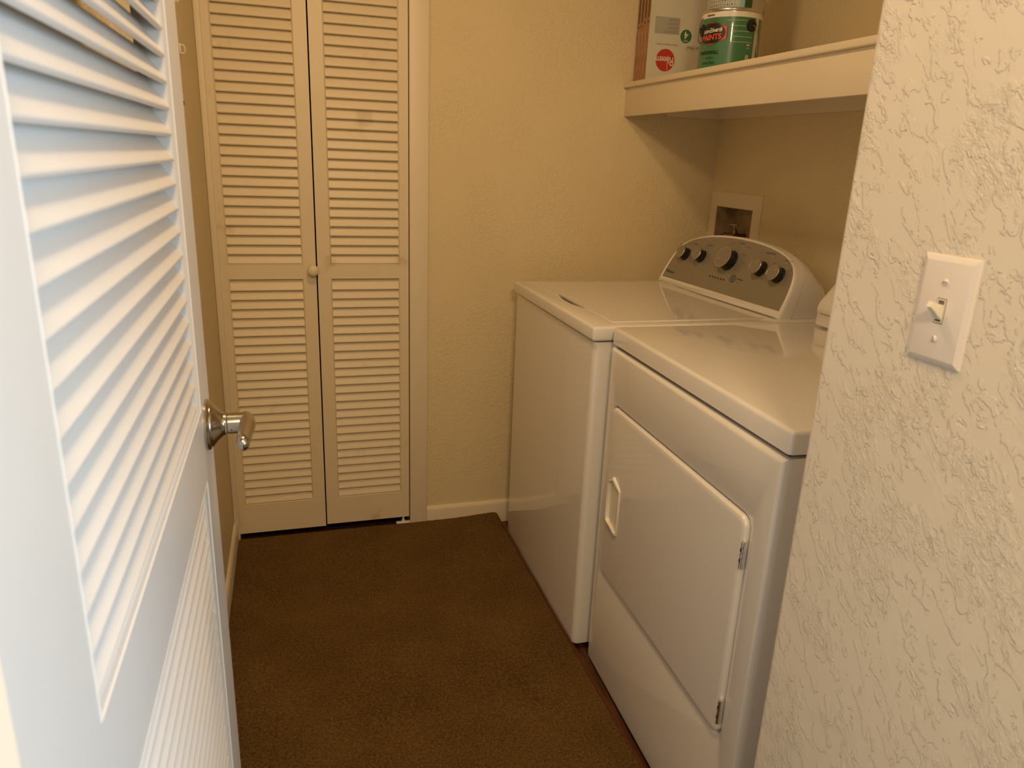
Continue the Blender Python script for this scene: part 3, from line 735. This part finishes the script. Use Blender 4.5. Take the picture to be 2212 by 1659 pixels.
b = BM(); loft(b, [[CP(0.012, -0.0002, 0.002), CP(CWD-0.012, -0.0002, 0.002), CP(CWD-0.012, -0.0002, -0.03), CP(0.012, -0.0002, -0.03)], [CP(0.012, 0.0008, 0.002)+Vector((0,0,-.0006)), CP(CWD-0.012, 0.0008, 0.002)+Vector((0,0,-.0006)), CP(CWD-0.012, 0.0008, -0.03), CP(0.012, 0.0008, -0.03)]]); obj('console_gasket', b, 'print_dark', wsh, 0)
def knob(s, h, r, hgt, ang):
    o = CP(s, h, -0.001)
    b = BM(); lathe(b, [(r*1.02, 0), (r*1.02, 0.002), (r*0.93, 0.003), (r*0.93, hgt*0.75), (r*0.99, hgt-0.003)], o, CN, 44); k = obj('knob', b, 'knob_black', panel, 40, label='round knob with black sides and grey face')
    b = BM(); lathe(b, [(r*0.99, hgt-0.003), (r*1.03, hgt-0.0022), (r*1.03, hgt-0.0006), (r*0.98, hgt+0.0001), (r*0.95, hgt-0.0003)], o, CN, 44, cap=False); obj('knob_ring', b, 'knob_ring', k, 60)
    b = BM(); lathe(b, [(r*0.955, hgt-0.0008), (r*0.95, hgt-0.0003), (0.0005, hgt-0.0001)], o, CN, 44); obj('knob_face', b, 'knob_face', k, 60)
    a = radians(ang); d = -CAX*-cos(a)*1 + CUP*sin(a); d = CAX*cos(a)+CUP*sin(a); e = CN.cross(d)
    b = bmesh.new(); c0 = o + CN*(hgt+0.0004) + d*r*0.30; c1 = o + CN*(hgt+0.0004) + d*r*0.86
    loft(b, [[c0-e*0.0006, c0+e*0.0006, c0+e*0.0006-CN*.0003, c0-e*0.0006-CN*.0003], [c1-e*0.0006, c1+e*0.0006, c1+e*0.0006-CN*.0003, c1-e*0.0006-CN*.0003]]); obj('pointer', b, 'print_light', k, 0)
knob(0.084, 0.1155, 0.0212, 0.026, 205); knob(0.173, 0.1205, 0.0212, 0.026, 205); knob(0.319, 0.1280, 0.0325, 0.030, 205)
knob(0.473, 0.1245, 0.0230, 0.026, 75); knob(0.555, 0.1180, 0.0230, 0.026, 40)
o = CP(0.376, 0.076, -0.001)
b = BM(); lathe(b, [(0.0125, 0), (0.0125, 0.0016), (0.0115, 0.0024), (0.0005, 0.0026)], o, CN, 32); obj('start_button', b, 'button_gray', panel, 50)
for k in range(6):
    b = BM(); lathe(b, [(0.0030, 0), (0.0030, 0.0010)], CP(0.266+k*0.0142, 0.0660, -0.001), CN, 16); obj('indicator_lamp', b, 'print_dark', panel)
def ctext(s, size, u, h, mat='print_dark', al='CENTER', **kw):
    M = basis(CP(u, h, -0.0005), CAX, CUP)
    return obj('lettering', text_bm(s, size, M, al, **kw), mat, panel, 0)
ctext('Whirlpool', 0.0150, 0.045, 0.0455, 'print_dark', sx=0.85, shear=0.1, bold=0.0001)
ctext('LOAD SIZE', 0.0056, 0.106, 0.1560); ctext('WATER TEMP', 0.0056, 0.187, 0.1620); ctext('NORMAL', 0.0056, 0.338, 0.1880)
ctext('RINSE OPTIONS', 0.0062, 0.480, 0.1750); ctext('SOFTENER', 0.0060, 0.566, 0.1640)
for s, u, h in (('Low', 0.048, 0.095), ('High', 0.098, 0.149), ('Cold', 0.170, 0.0900), ('Hot', 0.182, 0.152), ('Heavy Duty', 0.375, 0.180), ('Bulky Items', 0.372, 0.155), ('Delicates', 0.385, 0.130), ('Rinse & Spin', 0.372, 0.105), ('Casual', 0.342, 0.092), ('Soak', 0.268, 0.098), ('Clean Washer', 0.300, 0.088), ('Quick', 0.258, 0.118), ('Off', 0.270, 0.142), ('Light Load', 0.294, 0.182), ('Extra', 0.508, 0.166), ('2 Rinses', 0.514, 0.150), ('1 Rinse', 0.492, 0.098), ('Off', 0.578, 0.158), ('On', 0.590, 0.142), ('Status', 0.250, 0.0665), ('Sensing   Wash   Rinse   Spin   Done', 0.302, 0.0580)):
    ctext(s, 0.0046 if len(s) < 20 else 0.0036, u, h, 'print_gray')
ctext('Start/Pause', 0.0058, 0.4085, 0.0790, bold=0.0002); ctext('Hold 3 sec', 0.0044, 0.4085, 0.0695, 'print_gray')
for u, h in ((0.094, 0.153), (0.055, 0.098), (0.192, 0.149), (0.162, 0.094), (0.181, 0.088), (0.344, 0.182), (0.355, 0.174), (0.358, 0.155), (0.365, 0.130), (0.350, 0.107), (0.330, 0.095), (0.304, 0.093), (0.285, 0.102), (0.492, 0.166), (0.500, 0.152), (0.472, 0.1020), (0.558, 0.156), (0.570, 0.144)):
    b = BM(); lathe(b, [(0.0013, 0), (0.0013, 0.0004)], CP(u, h, -0.0011), CN, 8); obj('dial_mark', b, 'print_light', panel, 0)

# ------------------------------------------------------------------ dryer
DO = Vector((0.9822, -0.8427, 0)); DT = -0.0273
DI = Vector((cos(DT), sin(DT), 0)); DA = Vector((sin(DT), -cos(DT), 0))
DM = Matrix(((DI.x, DA.x, 0, DO.x), (DI.y, DA.y, 0, DO.y), (0, 0, 1, 0), (0, 0, 0, 1)))
def D(bm):
    bm.transform(DM); bmesh.ops.recalc_face_normals(bm, faces=bm.faces[:]); return bm
DW, DZ, DD = 0.7314, 0.9245, 0.69
dry = root('clothes_dryer', tuple(DM @ Vector((DD/2, DW/2, -0.02))), 'white clothes dryer with a side-hinged door, nearest appliance beside the textured wall', 'clothes dryer')
b = BM(); box(b, -0.0035, DD, 0.003, DW-0.003, -0.0180, 0.8755, 0.014, 5, lambda c, d: (abs(d.z) > .9) or (c.x < 0.01 and c.z > .5))
# door recess and handle pocket
cut = BM(); DU0, DU1, DZ0, DZ1 = 0.0500, 0.6640, 0.2800, 0.7400
cut = BM(); loft(cut, [[(x, (DU0+DU1)/2+s, (DZ0+DZ1)/2+h) for s, h in rrect(DU1-DU0+2*g, DZ1-DZ0+2*g, 0.022+g)] for x, g in ((-0.03, 0.0050), (-0.0036, 0.0050), (-0.0028, 0.0030), (-0.0010, 0.0012), (0.0030, 0.0), (0.010, 0.0))])
b = bool_diff(b, [cut]); obj('cabinet', D(b), 'white_enamel', dry, 30)
b = BM(); box(b, 0.04, DD-.02, 0.03, DW-.03, ZF+0.012, -0.018); obj('base_shadow', D(b), 'dark_void', dry); b = BM(); box(b, 0.012, 0.05, 0.015, DW-0.015, 0.8755, 0.8850); obj('top_gap', D(b), 'dark_void', dry)  # slab under the dryer, coloured dark to stand for the shadow beneath it
for x, y in ((0.06, 0.05), (0.06, DW-0.05), (DD-0.06, 0.05), (DD-0.06, DW-0.05)):
    b = BM(); lathe(b, [(0.018, 0), (0.018, 0.03)], (x, y, ZF), (0, 0, 1), 16); obj('levelling_foot', D(b), 'white_plastic', dry)
b = BM(); box(b, 0, DD, 0, DW, 0.8838, DZ, 0.0085, 5, lambda c, d: c.z > .9 or abs(d.z) > .9)
bmesh.ops.bevel(b, geom=[], offset=0.001)
obj('top_panel', D(b), 'white_enamel', dry, 35)
b = BM(); rg = []
cu, cz_ = (DU0+DU1)/2, (DZ0+DZ1)/2; w0, h0 = DU1-DU0-0.0060, DZ1-DZ0-0.0060
for ins, x in ((0.0, 0.0095), (0.0, -0.0030), (0.0008, -0.0062), (0.0030, -0.0088), (0.0065, -0.0100), (0.012, -0.0104)):
    rg.append([(x, cu+s, cz_+h) for s, h in rrect(w0-2*ins, h0-2*ins, max(0.004, 0.021-ins))])
loft(b, rg)
# pocket under the pull
HU0, HU1, HZ0, HZ1 = 0.0860, 0.1480, 0.4400, 0.5560
cut = BM(); loft(cut, [[(x, (HU0+HU1)/2+s, (HZ0+HZ1)/2+h) for s, h in rrect(HU1-HU0-0.006, HZ1-HZ0-0.006, 0.010)] for x in (-0.03, 0.0015)])
b = bool_diff(b, [cut]); dd = obj('dryer_door', D(b), 'white_enamel', dry, 30)
# pull: a moulded frame, proud on the latch side, flush on the hinge side, with points at top and bottom
b = BM()
def pull_ring(ins, xl, xr):
    a0, a1, z0, z1 = HU0+ins, HU1-ins*0.7, HZ0+ins, HZ1-ins
    am = a0+(a1-a0)*0.42; c = 0.010
    P2 = [(a0, z0+c), (a0+c*.3, z0+c*.3), (a0+c, z0), (am, z0-0.002+ins*.3), (a1-0.008, z0-0.014+ins*.8), (a1, z0-0.010+ins*.8), (a1, z1-0.010), (am, z1+0.012-ins*.8), (am-0.010, z1+0.003-ins*.2), (a0+c, z1), (a0+c*.3, z1-c*.3), (a0, z1-c)]
    out = []
    for a, z in P2:
        t = max(0, min(1, (a-HU0)/(HU1-HU0))); x = xl*(1-t)**0.6 + xr*t if t < 1 else xr
        out.append((x, a, z))
    return out
loft(b, [pull_ring(-0.002, -0.0100, -0.0100), pull_ring(-0.001, -0.0165, -0.0110), pull_ring(0.0002, -0.0190, -0.0120), pull_ring(0.0022, -0.0190, -0.0120), pull_ring(0.0034, -0.0165, -0.0105), pull_ring(0.0060, 0.0005, 0.0005), ], True, True)
obj('door_pull', D(b), 'ivory_plastic', dd, 40, label='ivory moulded door pull')
for z0, z1 in ((0.6440, 0.6960), (0.3140, 0.3660)):
    a = DU1 - 0.0010; hb = BM(); n = 5; step = (z1-z0)/n
    box(hb, -0.0110, -0.0045, a-0.0035, a+0.0030, z0, z1)
    for i in range(n): lathe(hb, [(0.0036, 0), (0.0036, step*0.86)], (-0.0105, a+0.0005, z0+step*(i+0.07)), (0, 0, 1), 16)
    hg = obj('hinge', D(hb), 'chrome', dd, 40, label='bright metal hinge')
    hb = BM()
    for i in (1, 3): box(hb, -0.0148, -0.0105, a-0.0010, a+0.0022, z0+step*(i+0.2), z0+step*(i+0.8))
    obj('hinge_gap', D(hb), 'knob_black', hg, 0)
# dryer console
b = BM(); ci = 0.5635; sec = [(ci, DZ+0.0005), (ci+0.001, DZ+0.030), (ci-0.0015, DZ+0.034), (ci-0.001, DZ+0.046), (ci+0.004, DZ+0.060), (ci+0.055, DZ+0.118), (ci+0.085, DZ+0.145), (ci+0.105, DZ+0.150), (ci+0.128, DZ+0.140), (ci+0.128, DZ+0.0005)]
def csec(a, k): 
    return [(ci+0.05+(x-ci-0.05)*k, a, DZ+0.0005+(z-DZ-0.0005)*(0.9+0.1*k)) for x, z in sec]
loft(b, [csec(0.014, 0.90), csec(0.017, 0.97), csec(0.026, 1.0), csec(DW-0.026, 1.0), csec(DW-0.017, 0.97), csec(DW-0.014, 0.90)])
dc = obj('console', D(b), 'white_plastic', dry, 35, label='white sloping console')
b = BM(); loft(b, [[(ci-0.0008, a, DZ+0.0315), (ci+0.02, a, DZ+0.0315), (ci+0.02, a, DZ+0.0325), (ci-0.0008, a, DZ+0.0325)] for a in (0.032, DW-0.032)]); obj('console_seam', D(b), 'print_dark', dc, 0)
o1 = DM @ Vector((ci+0.004, 0, DZ+0.060)); o2 = DM @ Vector((ci+0.055, 0, DZ+0.118)); up_ = (o2-o1).normalized()
nn = up_.cross(DA); nn = nn if nn.x < 0 else -nn
M = basis(o1 + up_*0.022 + DA*0.078 + nn*0.0008, DA, up_)
obj('lettering', text_bm('Fa', 0.019, M, 'LEFT', shear=0.3), 'print_dark', dc, 0)

# ------------------------------------------------------------------ lamps
lp = root('ceiling_lamp', (0.44, -1.20, ZC), 'round opal ceiling lamp over the laundry', 'ceiling lamp')
b = BM(); lathe(b, [(0.15, 0), (0.15, 0.02), (0.14, 0.025)], (0.44, -1.20, ZC), (0, 0, -1), 40); obj('lamp_base', b, 'white_plastic', lp)
vl = root('vanity_lamp', (0.30, -3.06, 2.08), 'vanity lamp bar in the hall behind the viewer', 'lamp')
b = BM(); box(b, 0.05, 0.55, -3.08, -3.04, 2.02, 2.14, 0.005); obj('lamp_bar', b, 'chrome', vl)
